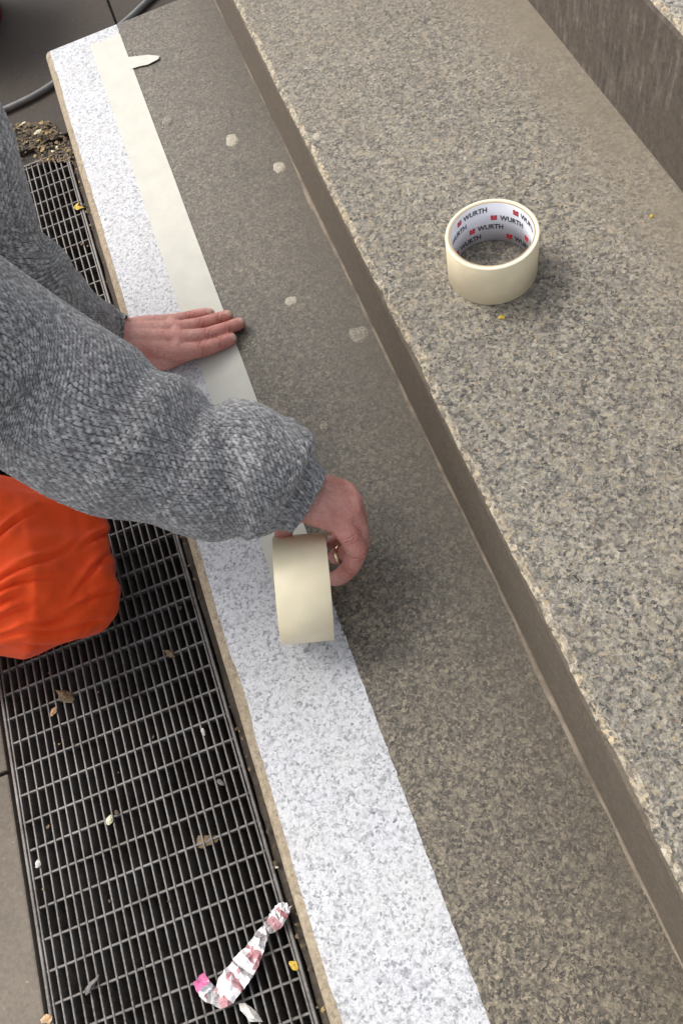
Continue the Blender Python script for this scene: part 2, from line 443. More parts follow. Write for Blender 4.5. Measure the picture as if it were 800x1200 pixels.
def roll(name, R, Ri, H, label, printed):
    core_t = 0.0018; e = .0006
    rt = empty(name, (0, 0, 0)); tag(rt, label, 'tape roll')
    prof = [(Ri+core_t, -H/2), (R-e, -H/2), (R, -H/2+e), (R, H/2-e), (R-e, H/2), (Ri+core_t, H/2)]
    vs, fs, ms = lathe(prof, 96, [1, 0, 0, 0, 1, 0])
    me = pymesh('tape_layers', vs, fs); me.materials.append(mat_roll); me.materials.append(mat_rollside); me.polygons.foreach_set('material_index', ms)
    bm = bmesh.new(); bm.from_mesh(me); bmesh.ops.recalc_face_normals(bm, faces=bm.faces); bm.to_mesh(me); bm.free()
    link('tape_layers', me, None, rt, True)
    c2 = H/2-.0004
    vs, fs, ms = lathe([(Ri, -c2), (Ri+core_t-.00015, -c2), (Ri+core_t-.00015, c2), (Ri, c2)], 96, [1, 0, 1, 0])
    me = pymesh('core', vs, fs); me.materials.append(mat_core); me.materials.append(mat_card); me.polygons.foreach_set('material_index', ms)
    bm = bmesh.new(); bm.from_mesh(me); bmesh.ops.recalc_face_normals(bm, faces=bm.faces); bm.to_mesh(me); bm.free()
    core = link('core', me, None, rt, True)
    if printed:
        cu = bpy.data.curves.new('t', 'FONT'); cu.body = 'WURTH'; cu.size = 1.0; cu.resolution_u = 3; cu.offset = 0.028
        to = bpy.data.objects.new('t', cu); COL.objects.link(to)
        dg = bpy.context.evaluated_depsgraph_get(); tm = bpy.data.meshes.new_from_object(to.evaluated_get(dg))
        bpy.data.objects.remove(to)
        tv = np.array([v.co[:] for v in tm.vertices]); tf = [tuple(p.vertices) for p in tm.polygons]
        tv[:, 0] -= tv[:, 0].min(); hgt = tv[:, 1].max(); wid = tv[:, 0].max()
        # finer split so that the letters follow the curve
        def wrap(vs2, fs2, a0, z0, name2, mt):
            bm = bmesh.new(); bv = [bm.verts.new((x, y, 0)) for x, y in vs2]
            for f in fs2:
                try: bm.faces.new([bv[i] for i in f])
                except ValueError: pass
            rr = Ri-.00025
            for v in bm.verts:
                a = a0 - v.co.x/rr; z = z0+v.co.y; v.co = (rr*math.cos(a), rr*math.sin(a), z)
            me = bpy.data.meshes.new(name2); bm.to_mesh(me); bm.free(); me.materials.append(mt)
            return link(name2, me, None, core)
        TH = .0066; sc = TH/hgt; sx = .0275/wid
        L = [(tv[i, 0]*sx, tv[i, 1]*sc) for i in range(len(tv))]
        # red mark: an open square with a notch, as printed before each word
        mk = []; mf = []
        def rc(x0, x1, y0, y1):
            b = len(mk); mk.extend([(x0, y0), (x1, y0), (x1, y1), (x0, y1)]); mf.append((b, b+1, b+2, b+3))
        u = TH/7
        rc(0, 7*u, 0, 2.6*u); rc(0, 3.0*u, 2.9*u, 7*u); rc(4.0*u, 7*u, 2.9*u, 7*u); rc(3.0*u, 4.0*u, 2.9*u, 4.8*u)
        pitch = .0525; per = 2*math.pi*Ri; k = int(per/pitch); pitch = per/k
        for row, z0 in enumerate((-.0215, -.0095, .0030, .0150)):
            for q in range(k):
                d = q*pitch + row*pitch*.37
                a0 = 2.35 - d/Ri
                wrap(mk, mf, a0, z0, 'printed_mark', mat_red)
                wrap([(x+.0095, y) for x, y in L], tf, a0, z0, 'printed_word', mat_ink)
    return rt
r1 = roll('tape_roll', 0.0470, 0.0413, 0.054, 'cream tape roll with printed white core standing on the middle step', True)
r1.location = (0.2455, 0.5655, RIS+.027+.0004)
r1.rotation_euler = (0, 0, 0)
r2 = roll('tape_roll', ROLL_R, 0.039, ROLL_W, 'thick yellowish tape roll held upright in the hand on the white band', False)
r2.location = ROLL_C; r2.rotation_euler = (0, rad(90)+TILT, YAW)

# ------------------------------------------------------------------ the person
def evalmesh(o):
    dg = bpy.context.evaluated_depsgraph_get(); return bpy.data.meshes.new_from_object(o.evaluated_get(dg))
def fuse(name, chains, voxel, smooth_it=6, subdiv=False):
    """chains of (point, radius) -> one closed skin"""
    bm = bmesh.new()
    for ch in chains:
        for i, (pt, rr) in enumerate(ch):
            bmesh.ops.create_icosphere(bm, subdivisions=2, radius=rr, matrix=Matrix.Translation(pt))
            if i:
                p0, r0 = ch[i-1]; d = Vector(pt)-Vector(p0); L = d.length
                if L > 1e-5:
                    mt = Matrix.Translation((Vector(pt)+Vector(p0))/2) @ d.to_track_quat('Z', 'Y').to_matrix().to_4x4()
                    bmesh.ops.create_cone(bm, cap_ends=True, segments=20, radius1=r0, radius2=rr, depth=L, matrix=mt)
    me = bpy.data.meshes.new('tmp'); bm.to_mesh(me); bm.free()
    o = bpy.data.objects.new('tmp', me); COL.objects.link(o)
    rm = o.modifiers.new('r', 'REMESH'); rm.mode = 'VOXEL'; rm.voxel_size = voxel
    if smooth_it:
        s = o.modifiers.new('s', 'SMOOTH'); s.factor = 0.5; s.iterations = smooth_it
    out = evalmesh(o); out.name = name; bpy.data.objects.remove(o); return out
V = Vector
def joinmesh(name, meshes):
    bm = bmesh.new()
    for q in meshes: bm.from_mesh(q)
    me = bpy.data.meshes.new(name); bm.to_mesh(me); bm.free(); return me

# left hand, flat on the tape (fingers pressed together, back of the hand up)
def left_hand():
    def c(*pts): return [(W(x, y, z), rr) for (x, y, z, rr) in pts]
    ch = []
    fore = c((60, 380, .075, .030), (110, 392, .050, .028), (140, 397, .034, .026))
    ch.append(fore)
    mc = {'i': (208, 413, .0240, .0128), 'm': (210, 399, .0255, .0128), 'r': (207, 387, .0235, .0120), 'p': (200, 378, .0200, .0112)}
    for k, wr in (('i', (145, 404, .030, .018)), ('m', (145, 399, .033, .018)), ('r', (145, 393, .031, .017)), ('p', (145, 388, .027, .016))):
        ch.append(c(wr, ((wr[0]+mc[k][0])/2, (wr[1]+mc[k][1])/2, (wr[2]+mc[k][2])/2+.002, .0150), mc[k]))
    ch.append(c((150, 396, .020, .016), (200, 402, .014, .012))); ch.append(c((150, 388, .018, .014), (195, 385, .012, .011)))
    ch.append(c(mc['i'], mc['m'], mc['r'], mc['p']))
    ch.append(c(mc['i'], (236, 410, .0170, .0102), (257, 403, .0120, .0092), (271, 397, .0090, .0082)))
    ch.append(c(mc['m'], (243, 393, .0175, .0102), (266, 385, .0125, .0092), (281, 379, .0090, .0082)))
    ch.append(c(mc['r'], (236, 380, .0160, .0096), (255, 374, .0115, .0088), (267, 370, .0088, .0078)))
    ch.append(c(mc['p'], (222, 372, .0130, .0086), (237, 368, .0100, .0078), (246, 367, .0080, .0070)))
    # thumb folded beneath the index side
    ch.append(c((150, 405, .024, .017), (172, 419, .020, .0145), (193, 424, .0150, .0115), (208, 420, .0105, .0095), (222, 415, .0095, .0085)))
    return fuse('lh', ch, .0014, 5)
def right_hand():
    def c(*pts): return [(W(x, y, z), rr) for (x, y, z, rr) in pts]
    ch = []
    ch.append(c((260, 548, .175, .030), (310, 566, .150, .028), (340, 577, .136, .026)))
    mc = {'i': (398, 612, .112, .0125), 'm': (409, 600, .112, .0128), 'r': (411, 588, .106, .0120), 'p': (405, 575, .097, .0110)}
    for k, wr in (('i', (345, 588, .136, .017)), ('m', (347, 582, .138, .018)), ('r', (349, 575, .134, .017)), ('p', (352, 568, .126, .016))):
        ch.append(c(wr, ((wr[0]+mc[k][0])/2, (wr[1]+mc[k][1])/2, (wr[2]+mc[k][2])/2+.003, .0150), mc[k]))
    ch.append(c(mc['i'], mc['m'], mc['r'], mc['p']))
    ch.append(c((350, 580, .122, .016), (392, 596, .100, .013)))
    # index finger bends down over the right face of the roll and its tip goes into the core; the others reach in behind it
    ch.append(c(mc['i'], (409, 628, .104, .0112), (418, 646, .088, .0110), (411, 664, .070, .0100), (400, 675, .058, .0092), (392, 678, .050, .0084)))
    ch.append(c(mc['m'], (420, 622, .094, .0108), (421, 638, .074, .0106), (408, 648, .060, .0100), (394, 652, .052, .0092)))
    ch.append(c(mc['r'], (419, 606, .084, .0102), (418, 622, .064, .0098), (405, 632, .050, .0094), (391, 637, .044, .0086)))
    ch.append(c(mc['p'], (411, 592, .076, .0092), (411, 606, .060, .0088), (402, 618, .046, .0082), (391, 622, .041, .0076)))
    # thumb lies over the near rim, its tip just past the left edge
    ch.append(c((350, 592, .132, .016), (346, 599, .122, .0135), (338, 608, .112, .0110), (333, 620, .098, .0098), (331, 632, .084, .0088)))
    return fuse('rh', ch, .0014, 5)

SHR, SHL = W(-480, 190, .52), W(-470, -130, .52)
NECK = (SHR+SHL)/2 + V((0.05, 0, .10)); HIP = V((-.92, (SHR.y+SHL.y)/2+.06, .12))
HEAD = NECK + V((.07, 0, .15))
def body_core():
    ch = [[(HIP, .09), ((HIP+(SHR+SHL)/2)/2+V((-.03, 0, .07)), .075), ((SHR+SHL)/2+V((-.04, 0, .03)), .06)],
          [(SHR+V((-.03, .03, .01)), .04), ((SHR+SHL)/2+V((-.04, 0, .03)), .05), (SHL+V((-.03, -.03, .01)), .04)],
          [((SHR+SHL)/2+V((-.03, 0, .03)), .055), (NECK, .052), (HEAD+V((-.02, 0, -.05)), .052)],
          [(SHR, .050), (W(0, 430, .32), .042), (W(120, 510, .24), .036), (W(260, 548, .175), .031)],
          [(SHL, .050), (W(-90, 170, .33), .042), (W(-20, 310, .2), .036), (W(60, 380, .075), .031)],
          [(HEAD+V((0, 0, .02)), .085), (HEAD+V((.015, 0, -.01)), .080), (HEAD+V((.045, 0, -.06)), .050), (HEAD+V((.055, 0, -.085)), .030)],
          [(HEAD+V((.085, 0, .0)), .016), (HEAD+V((.108, 0, -.028)), .014)],                                # nose
          [(HEAD+V((.082, -.035, .018)), .014), (HEAD+V((.090, 0, .024)), .014), (HEAD+V((.082, .035, .018)), .014)],     # brow
          [(HEAD+V((.080, -.018, -.058)), .010), (HEAD+V((.086, 0, -.058)), .011), (HEAD+V((.080, .018, -.058)), .010)],  # lips
          [(HEAD+V((.0, .083, .005)), .018), (HEAD+V((.004, .084, -.022)), .012)], [(HEAD+V((.0, -.083, .005)), .018), (HEAD+V((.004, -.084, -.022)), .012)]]
    return fuse('core', ch, .006, 3)
def skin_mat():
    M = Mat('skin'); co = M.tc.outputs['Object']
    n = M.noise(co, 45, 4, 0.6); n2 = M.noise(co, 260, 4, 0.6); n3 = M.noise(co, 800, 3, 0.6)
    c = M.mix(M.maprange(n, 0.35, 0.65), (0.58, 0.255, 0.205), (0.64, 0.35, 0.285))
    c = M.mix(M.maprange(n2, 0.4, 0.7, 0, 0.6), c, (0.48, 0.170, 0.140))
    rn = M.n('Attribute', attribute_name='redness').outputs['Fac']; crs = M.n('Attribute', attribute_name='crease').outputs['Fac']
    vn = M.noise(co, 95, 3, .5); c = M.mix(M.maprange(M.math('ABSOLUTE', M.math('SUBTRACT', vn, .5)), 0.0, .035, .35, 0), c, (0.40, 0.19, 0.20))
    c = M.mix(M.math('MULTIPLY', rn, .6), c, (0.60, 0.165, 0.13))
    c = M.mix(M.math('MULTIPLY', crs, -.75, clamp=True), c, (0.25, 0.075, 0.055))  # shade in the joint folds put into the colour, besides the bump
    at = M.n('Attribute', attribute_name='nail'); c = M.mix(at.outputs['Fac'], c, (0.66, 0.42, 0.34))
    M.base(c, M.math('SUBTRACT', 0.52, M.math('MULTIPLY', at.outputs['Fac'], 0.22))); M.b.inputs['Subsurface Weight'].default_value = 0.18
    M.b.inputs['Subsurface Radius'].default_value = (.006, .0025, .0012)
    mp = M.n('Mapping'); M.l(co, mp.inputs[0]); mp.inputs['Scale'].default_value = (1.7, .7, 1)
    M.bump(M.math('ADD', M.math('ADD', M.noise(mp.outputs[0], 330, 4, .65), M.math('MULTIPLY', n3, .6)), M.math('MULTIPLY', crs, .8)), 0.75, 0.0015); return M.m
mat_skin = skin_mat()
body = joinmesh('person', [body_core(), left_hand(), right_hand()])
def nails(me):
    att = me.attributes.new('nail', 'FLOAT', 'POINT')
    spots = [(W(285, 374, .0155), V((1, .0, 0))), (W(275.5, 393, .0150), V((1, 0, 0))), (W(269, 366, .0150), V((1, 0, 0))), (W(248, 364, .0140), V((1, 0, 0)))]
    co = np.empty(len(me.vertices)*3); me.vertices.foreach_get('co', co); co = co.reshape(-1, 3)
    v = np.zeros(len(co))
    for p, d in spots:
        q = np.linalg.norm((co-np.array(p))*np.array([1, 1.25, 1.0]), axis=1); v = np.maximum(v, np.clip((.0068-q)/.0012, 0, 1))
    att.data.foreach_set('value', v.astype(np.float32))
nails(body)
def creases(me):
    """skin folds over the finger joints, and redder skin at the knuckles and tips"""
    co = np.empty(len(me.vertices)*3); me.vertices.foreach_get('co', co); co = co.reshape(-1, 3)
    cr_ = np.zeros(len(co)); rd = np.zeros(len(co))
    J = [((236, 410, .0170), (257, 403, .012)), ((243, 393, .0175), (266, 385, .0125)), ((236, 380, .016), (255, 374, .0115)), ((222, 372, .013), (237, 368, .010)),
         ((257, 403, .012), (271, 397, .009)), ((266, 385, .0125), (281, 379, .009)), ((255, 374, .0115), (267, 370, .0088)),
         ((418, 646, .088), (411, 664, .070)), ((411, 664, .070), (400, 675, .058)), ((421, 638, .074), (408, 648, .060)), ((409, 628, .104), (418, 646, .088))]
    for q, (a, b) in enumerate(J):
        A = np.array(W(*a)); B = np.array(W(*b)); d = (B-A)/np.linalg.norm(B-A); r = co-A; t = r@d
        pr = np.linalg.norm(r-np.outer(t, d), axis=1); wgt = np.exp(-(t/.0055)**2)*(pr < .0145)
        wob = .0005*np.sin(co[:, 0]*900+co[:, 1]*700)
        cr_ = np.minimum(cr_, -wgt*np.maximum(0, np.cos((t+wob)*2*np.pi/.0034))**2)
        rd = np.maximum(rd, np.exp(-(np.linalg.norm(r, axis=1)/.012)**2))
    for p in ((208, 413, .024), (210, 399, .0255), (207, 387, .0235), (398, 612, .112), (409, 600, .112), (411, 588, .106), (271, 397, .009), (281, 379, .009)):
        rd = np.maximum(rd, np.exp(-(np.linalg.norm(co-np.array(W(*p)), axis=1)/.011)**2)*.9)
    me.attributes.new('crease', 'FLOAT', 'POINT').data.foreach_set('value', cr_.astype(np.float32))
    me.attributes.new('redness', 'FLOAT', 'POINT').data.foreach_set('value', rd.astype(np.float32))
creases(body)
person = link('person', body, mat_skin, smooth=True)
tag(person, 'kneeling person in grey knitted sweater and orange trousers pressing tape onto the step', 'person')

# ---- finger ring
def ring():
    a, b = W(420, 622, .094), W(421, 638, .074); a, b = W(408, 648, .060), W(394, 652, .052)
    d = (b-a).normalized(); c = a+(b-a)*.55; q = d.to_track_quat('Z', 'Y'); vs = []; fs = []
    for i in range(40):
        t = 2*math.pi*i/40
        for (rr, z) in ((.0098, -.0020), (.0110, -.0018), (.0113, 0), (.0110, .0018), (.0098, .0020)):
            vs.append(c + q @ V((rr*math.cos(t), rr*math.sin(t), z)))
    for i in range(40):
        for k in range(5): fs.append((i*5+k, i*5+(k+1) % 5, ((i+1) % 40)*5+(k+1) % 5, ((i+1) % 40)*5+k))
    M = Mat('ring_metal'); M.base((0.85, 0.72, 0.45), .18); M.b.inputs['Metallic'].default_value = 1.0
    o = link('ring', pymesh('ring', vs, fs), M.m, person, True); o['label'] = 'shiny metal ring on a finger'
ring()

# ---- knitted sweater
def knit_mat():
    M = Mat('grey_chunky_knit'); co = M.tc.outputs['Object']
    kn = M.n('Attribute', attribute_name='knit').outputs['Fac']
    fib = M.noise(co, 520, 4, .72); fib2 = M.noise(co, 1500, 2, .7); cl = M.noise(co, 190, 2, .5)
    hh = M.math('ADD', kn, M.math('MULTIPLY', M.math('SUBTRACT', fib, .5), .55), clamp=True)
    yarn = M.ramp(cl, [(0.32, (0.18, 0.175, 0.174)), (0.5, (0.335, 0.327, 0.325)), (0.68, (0.60, 0.587, 0.58))])
    yarn = M.mix(.55, yarn, M.ramp(fib2, [(0.3, 0.25), (0.7, 0.78)]), 'OVERLAY')
    c = M.mix(M.maprange(hh, 0.08, 0.55), (0.066, 0.065, 0.069), yarn)
    M.base(c, 0.95, 0.15); M.b.inputs['Sheen Weight'].default_value = 0.3; M.b.inputs['Sheen Roughness'].default_value = .6
    M.bump(M.math('ADD', fib, M.math('MULTIPLY', fib2, .5)), 0.8, 0.0016); return M.m
def stitch(l, c, p):
    """height 0..1 of the knit at l along and c around the cloth: staggered slanting loops"""
    U = l/.0061 + .55*nz(p.x, p.y, p.z, 45); Vv = c/.0038 + .55*nz(p.x, p.y, p.z+9, 45)
    row = math.floor(Vv); fv = Vv-row-.5; fu = U+.5*(row & 1); fu = fu-math.floor(fu)-.5
    a = fu + (.55 if row & 1 else .25)*fv
    q = max(0.0, math.cos(math.pi*max(-.5, min(.5, a*.95))))**.9 * max(0.0, math.cos(math.pi*fv))**.6
    return q
mat_knit = knit_mat()

def cr(P, t):
    n = len(P)-1; f = min(max(t, 0), 1)*n; i = min(int(f), n-1); u = f-i
    p0 = P[max(i-1, 0)]; p1 = P[i]; p2 = P[i+1]; p3 = P[min(i+2, n)]
    return 0.5*((2*p1)+(-p0+p2)*u+(2*p0-5*p1+4*p2-p3)*u*u+(-p0+3*p1-3*p2+p3)*u**3)
def sweep(ctrl, du, nseg, disp, cell=0.0038, cap=True, up=V((0, 0, 1)), knit=0.0):
    """skin of rings round a spline; UVs in metres along and around"""
    P = [np.array([*c[0], c[1], c[2] if len(c) > 2 else c[1]]) for c in ctrl]
    fine = [cr(P, i/400) for i in range(401)]
    L = [0]
    for i in range(400): L.append(L[-1]+np.linalg.norm(fine[i+1][:3]-fine[i][:3]))
    n = max(4, int(L[-1]/du)); sam = []
    j = 0
    for i in range(n+1):
        tgt = L[-1]*i/n
        while j < 399 and L[j+1] < tgt: j += 1
        k = (tgt-L[j])/max(1e-9, L[j+1]-L[j]); sam.append((fine[j]*(1-k)+fine[j+1]*k, tgt))
    mr = float(np.mean([s[0][3] for s in sam])); ncell = int(2*math.pi*mr/cell/2)*2; circ = ncell*cell
    vs = []; uvs = []; fs = []; kh = []
    for i, (s, l) in enumerate(sam):
        a = sam[max(i-1, 0)][0][:3]; b = sam[min(i+1, n)][0][:3]
        T = Vector(b-a).normalized(); S = T.cross(up).normalized(); Nn = S.cross(T)
        for k in range(nseg):
            th = 2*math.pi*k/nseg; dvec = S*math.cos(th)*s[3] + Nn*math.sin(th)*s[4]
            d = disp(l, th, i/n, Vector(s[:3])+dvec)
            if knit:
                kq = stitch(l, th/(2*math.pi)*circ, Vector(s[:3])+dvec); kh.append(kq); d += knit*(kq-.5)/dvec.length
            vs.append(Vector(s[:3]) + dvec*(1+d)); uvs.append((l, th/(2*math.pi)*circ))
    for i in range(n):
        for k in range(nseg): k2 = (k+1) % nseg; fs.append((i*nseg+k, i*nseg+k2, (i+1)*nseg+k2, (i+1)*nseg+k))
    if cap:
        fs.append(tuple(range(nseg))[::-1]); 
    me = pymesh('sw', vs, fs)
    if knit: me.attributes.new('knit', 'FLOAT', 'POINT').data.foreach_set('value', kh)
    return me
def sleeve_disp(seed, fold, cuff_at, crease=0):
    def d(l, th, t, p):
        w = 0.13*nz(p.x, p.y, p.z+seed, 9) + 0.035*nz(p.x, p.y, p.z+seed, 28)
        # folds that run round the sleeve, deeper where the cloth is pushed up behind the cuff
        k = fold*max(0, 1-abs(t-cuff_at)/.30)
        w += k*math.sin(l*62+2.2*math.sin(th+seed)+5*nz(p.x, p.y, p.z+seed, 7))*(.6+.4*math.cos(th-1.2))
        if crease:                              # the pushed-up cloth doubles over just behind the cuff
            tc = crease + .035*math.sin(th+2.6) + .02*nz(p.x, p.y, p.z+seed, 16)
            w -= .17*math.exp(-((t-tc)/.022)**2)*(.75+.5*nz(p.x, p.y, p.z+4, 12)) ; w += .05*math.exp(-((t-tc-.05)/.03)**2)
            w -= .12*math.exp(-((t-.80)/.016)**2)*max(0, math.cos(th-1.9))**3
        if t > .965: w *= .3
        if t > .945: w += .035*math.sin(th*24)
        return w
    return d
rs = [(SHR+V((-.05, .04, 0)), .085), (SHR+V((.03, 0, -.015)), .084), (W(-170, 340, .42), .079), (W(20, 434, .305), .076), (W(120, 502, .245), .0735), (W(205, 536, .200), .0700),
      (W(270, 549, .172), .0680), (W(314, 562, .152), .0610), (W(336, 574, .140), .0490), (W(349, 581, .135), .0370), (W(361, 588, .129), .0335)]
ls = [(SHL+V((-.05, -.04, 0)), .080), (SHL+V((.03, 0, -.015)), .078), (W(-200, 20, .43), .077), (W(-95, 165, .350), .0800), (W(-30, 292, .255), .0740), (W(40, 364, .150), .0670), (W(85, 385, .092), .0540), (W(120, 390, .046), .0390), (W(138, 394, .035), .0300), (W(148, 395, .031), .0290)]
def press(me, E, side=.0):
    """fold lines (measured in photo px) pressed into a mesh: (points, depth, half width px, lip)"""
    nv = len(me.vertices); co = np.empty(nv*3); no = np.empty(nv*3); me.vertices.foreach_get('co', co); me.vertices.foreach_get('normal', no); co = co.reshape(-1, 3); no = no.reshape(-1, 3)
    Rm = np.array([RIGHT, DOWN, FWD]); cc = (co-np.array([0, 0, CAM_H]))@Rm.T
    pp = np.stack([400+FPX*cc[:, 0]/cc[:, 2], 600+FPX*cc[:, 1]/cc[:, 2]], 1); add = np.zeros(nv)
    vw = np.array([0, 0, CAM_H])-co; vw /= np.linalg.norm(vw, axis=1)[:, None]; fc = np.clip((no*vw).sum(1)*2+.25, 0, 1)
    for pts, dep, hw, lip in E:
        best = np.full(nv, 1e9); tt = np.zeros(nv); n = len(pts)-1
        for k in range(n):
            a = np.array(pts[k], float); b = np.array(pts[k+1], float); L_ = np.linalg.norm(b-a); d = (b-a)/L_; t = np.clip((pp-a)@d, 0, L_)
            q = np.linalg.norm(pp-a-t[:, None]*d, axis=1); m_ = q < best; best[m_] = q[m_]; tt[m_] = (k+t[m_]/L_)/n
        w_ = .25+.75*np.sin(np.pi*tt)
        add += w_*(lip*np.exp(-((best-hw*2.2)/hw)**2) - dep*np.exp(-(best/hw)**2))
    co += no*(add*fc)[:, None]; me.vertices.foreach_set('co', co.ravel()); me.update(); return me
RS_FOLDS = [([(345, 492), (322, 530), (285, 575), (238, 612)], .014, 9, .005), ([(262, 470), (282, 486), (302, 515)], .009, 8, .0008), ([(375, 540), (352, 585), (330, 612)], .005, 6, .002),
            ([(60, 470), (120, 520), (190, 545)], .006, 13, .004), ([(10, 520), (80, 560), (160, 590)], .005, 11, .003), ([(215, 480), (240, 520), (235, 560)], .005, 10, .003)]
LS_FOLDS = [([(60, 300), (85, 345), (125, 372)], .006, 8, .003), ([(0, 230), (40, 300), (60, 360)], .007, 10, .003)]
mid = (SHR+SHL)/2
ts = [(HIP+V((-.02, 0, -.08)), .18, .14), (HIP+V((.04, 0, .04)), .165, .12), ((HIP+mid)/2+V((-.03, .02, .07)), .150, .10), (mid+V((-.10, 0, .03)), .165, .10), (mid+V((-.03, 0, .03)), .17, .09), (mid+V((.035, 0, .06)), .10, .08), (NECK+V((.0, 0, -.01)), .065, .065), (NECK+V((.02, 0, .03)), .062, .062)]
sw = joinmesh('sweater', [press(sweep(rs, .0015, 300, sleeve_disp(1.7, .060, .80, .875), knit=.0021), RS_FOLDS), press(sweep(ls, .0015, 270, sleeve_disp(6.1, .05, .78), knit=.0021), LS_FOLDS),
                          sweep(ts, .004, 260, lambda l, th, t, p: .05*nz(p.x, p.y, p.z, 9), knit=.002)])
sweater = link('sweater', sw, mat_knit, person, True)
sweater['label'] = 'chunky mottled grey knitted sweater'
def fuzz(me, n):
    nv = len(me.vertices); co = np.empty(nv*3); no = np.empty(nv*3); me.vertices.foreach_get('co', co); me.vertices.foreach_get('normal', no)
    co = co.reshape(-1, 3); no = no.reshape(-1, 3); rg = np.random.default_rng(4)
    ok = np.where((co[:, 0] > -.36) & (co[:, 2] > -.01))[0]; pick = rg.choice(ok, n)
    vs = []; fs = []
    for p in pick:
        c = co[p]; d = no[p]+rg.normal(0, .75, 3); d /= np.linalg.norm(d); L = rg.uniform(.0025, .0065); sd = np.cross(d, rg.normal(0, 1, 3)); sd = sd/np.linalg.norm(sd)*.00011
        m_ = c+d*L*.55; e = c+d*L*.8+rg.normal(0, .3, 3)*L*.6; b = len(vs)
        vs += [c-sd, c+sd, m_-sd*.8, m_+sd*.8, e]; fs += [(b, b+1, b+3, b+2), (b+2, b+3, b+4)]
    return pymesh('fuzz', vs, fs)
fz = link('wool_fuzz', fuzz(sw, 16000), simple('wool_fibre', (.42, .415, .42), .9, .3), person); fz['kind'] = 'stuff'

# ---- orange work trousers
def orange_mat():
    M = Mat('orange_workwear'); co = M.tc.outputs['Object']
    n = M.noise(co, 20, 3); wv = M.noise(co, 1300, 2)
    c = M.mix(M.maprange(n, .3, .7), (0.99, 0.078, 0.002), (1.0, 0.092, 0.003))
    M.base(c, 0.75); M.bump(M.math('ADD', wv, M.math('MULTIPLY', M.noise(co, 110, 4, .6), 3.0)), .4, .0006); M.b.inputs['Sheen Weight'].default_value = .1; return M.m
mat_orange = orange_mat()
def trousers():
    KR = V((-.352, .548, ZG+.082)); KL = V((-.42, .86, ZG+.080))
    ch = []
    for K, sd in ((KR, -1), (KL, 1)):
        hip = HIP + V((0, sd*.09, .0))
        for dy, rr in ((-.036, .060), (.000, .063), (.040, .064)):
            ch.append([(hip+V((0, dy, 0)), .105), (hip*.45+K*.55+V((0, dy, .06)), .096), (K+V((-.05, dy*1.1, .040)), .078), (K+V((0, dy*1.2, .000)), rr)])
        ch.append([(K+V((-.005, 0, -.005)), .068), (K+V((-.2, sd*.01, -.012)), .062), (K+V((-.40, sd*.02, -.018)), .055)])
    ch.append([(HIP+V((0, -.08, 0)), .13), (HIP+V((0, .08, 0)), .13)])
    m2 = fuse('trousers', ch, .003, 14)
    nv = len(m2.vertices); co = np.empty(nv*3); no = np.empty(nv*3)
    m2.vertices.foreach_get('co', co); m2.vertices.foreach_get('normal', no); co = co.reshape(-1, 3); no = no.reshape(-1, 3)
    for i in range(nv):
        x, y, z = co[i]
        # creases run back from the bent knee along the thigh
        q = y*58 - x*20 + z*30 + 2.6*nz(x, y, z, 10)
        rdg = .5+.5*math.sin(q+.6*math.sin(q))
        q2 = y*40 + x*38 - z*20 + 2.4*nz(x, y, z+7, 9)
        w = .0035*rdg*min(1, max(0, nz(x, y, z+3, 9)*1.6+.35)) + .005*(.5+.5*math.sin(q2))**2*max(0, nz(x, y, z+9, 11)+.3) + .004*nz(x, y, z, 22) - .003
        co[i] += no[i]*w
    # the pressed creases round the bent knee, measured on the photograph (px) and cut into the cloth
    E = [((-20, 690), (82, 640)), ((-20, 697), (57, 675)), ((90, 692), (130, 647)), ((70, 716), (139, 692)), ((-20, 728), (34, 713)), ((25, 737), (97, 713)),
         ((-20, 749), (60, 736)), ((55, 737), (132, 728)), ((40, 757), (132, 744)), ((-20, 712), (20, 700)), ((100, 640), (138, 622)), ((-20, 640), (40, 600))]
    Rm = np.array([RIGHT, DOWN, FWD]); cc = (co-np.array([0, 0, CAM_H]))@Rm.T
    pp = np.stack([400+FPX*cc[:, 0]/cc[:, 2], 600+FPX*cc[:, 1]/cc[:, 2]], 1); pp[:, 1] += 3*np.sin(pp[:, 0]*.07)
    up = np.clip(no[:, 2]*2+.8, 0, 1); add = np.zeros(nv)
    for q, (a, b) in enumerate(E):
        a = np.array(a, float); b = np.array(b, float); L_ = np.linalg.norm(b-a); d = (b-a)/L_; nn = np.array([-d[1], d[0]])
        t = (pp-a)@d; w_ = np.exp(-(np.clip(np.maximum(-t, t-L_), 0, None)/9)**2); w_ *= .35+.65*np.sin(np.pi*np.clip(t/L_, .08, .92)); dd = (pp-a)@nn
        add += w_*(.0052*np.exp(-((dd+5)/5.5)**2) + .0030*np.exp(-((dd-7)/7)**2) - .0062*np.exp(-(dd/2.6)**2))
    co += no*(add*up)[:, None]
    co[:, 2] = np.maximum(co[:, 2], ZG+.003)
    m2.vertices.foreach_set('co', co.ravel()); m2.update()
    return m2
tr = link('trousers', trousers(), mat_orange, person, True)
tr['label'] = 'bright orange work trousers'

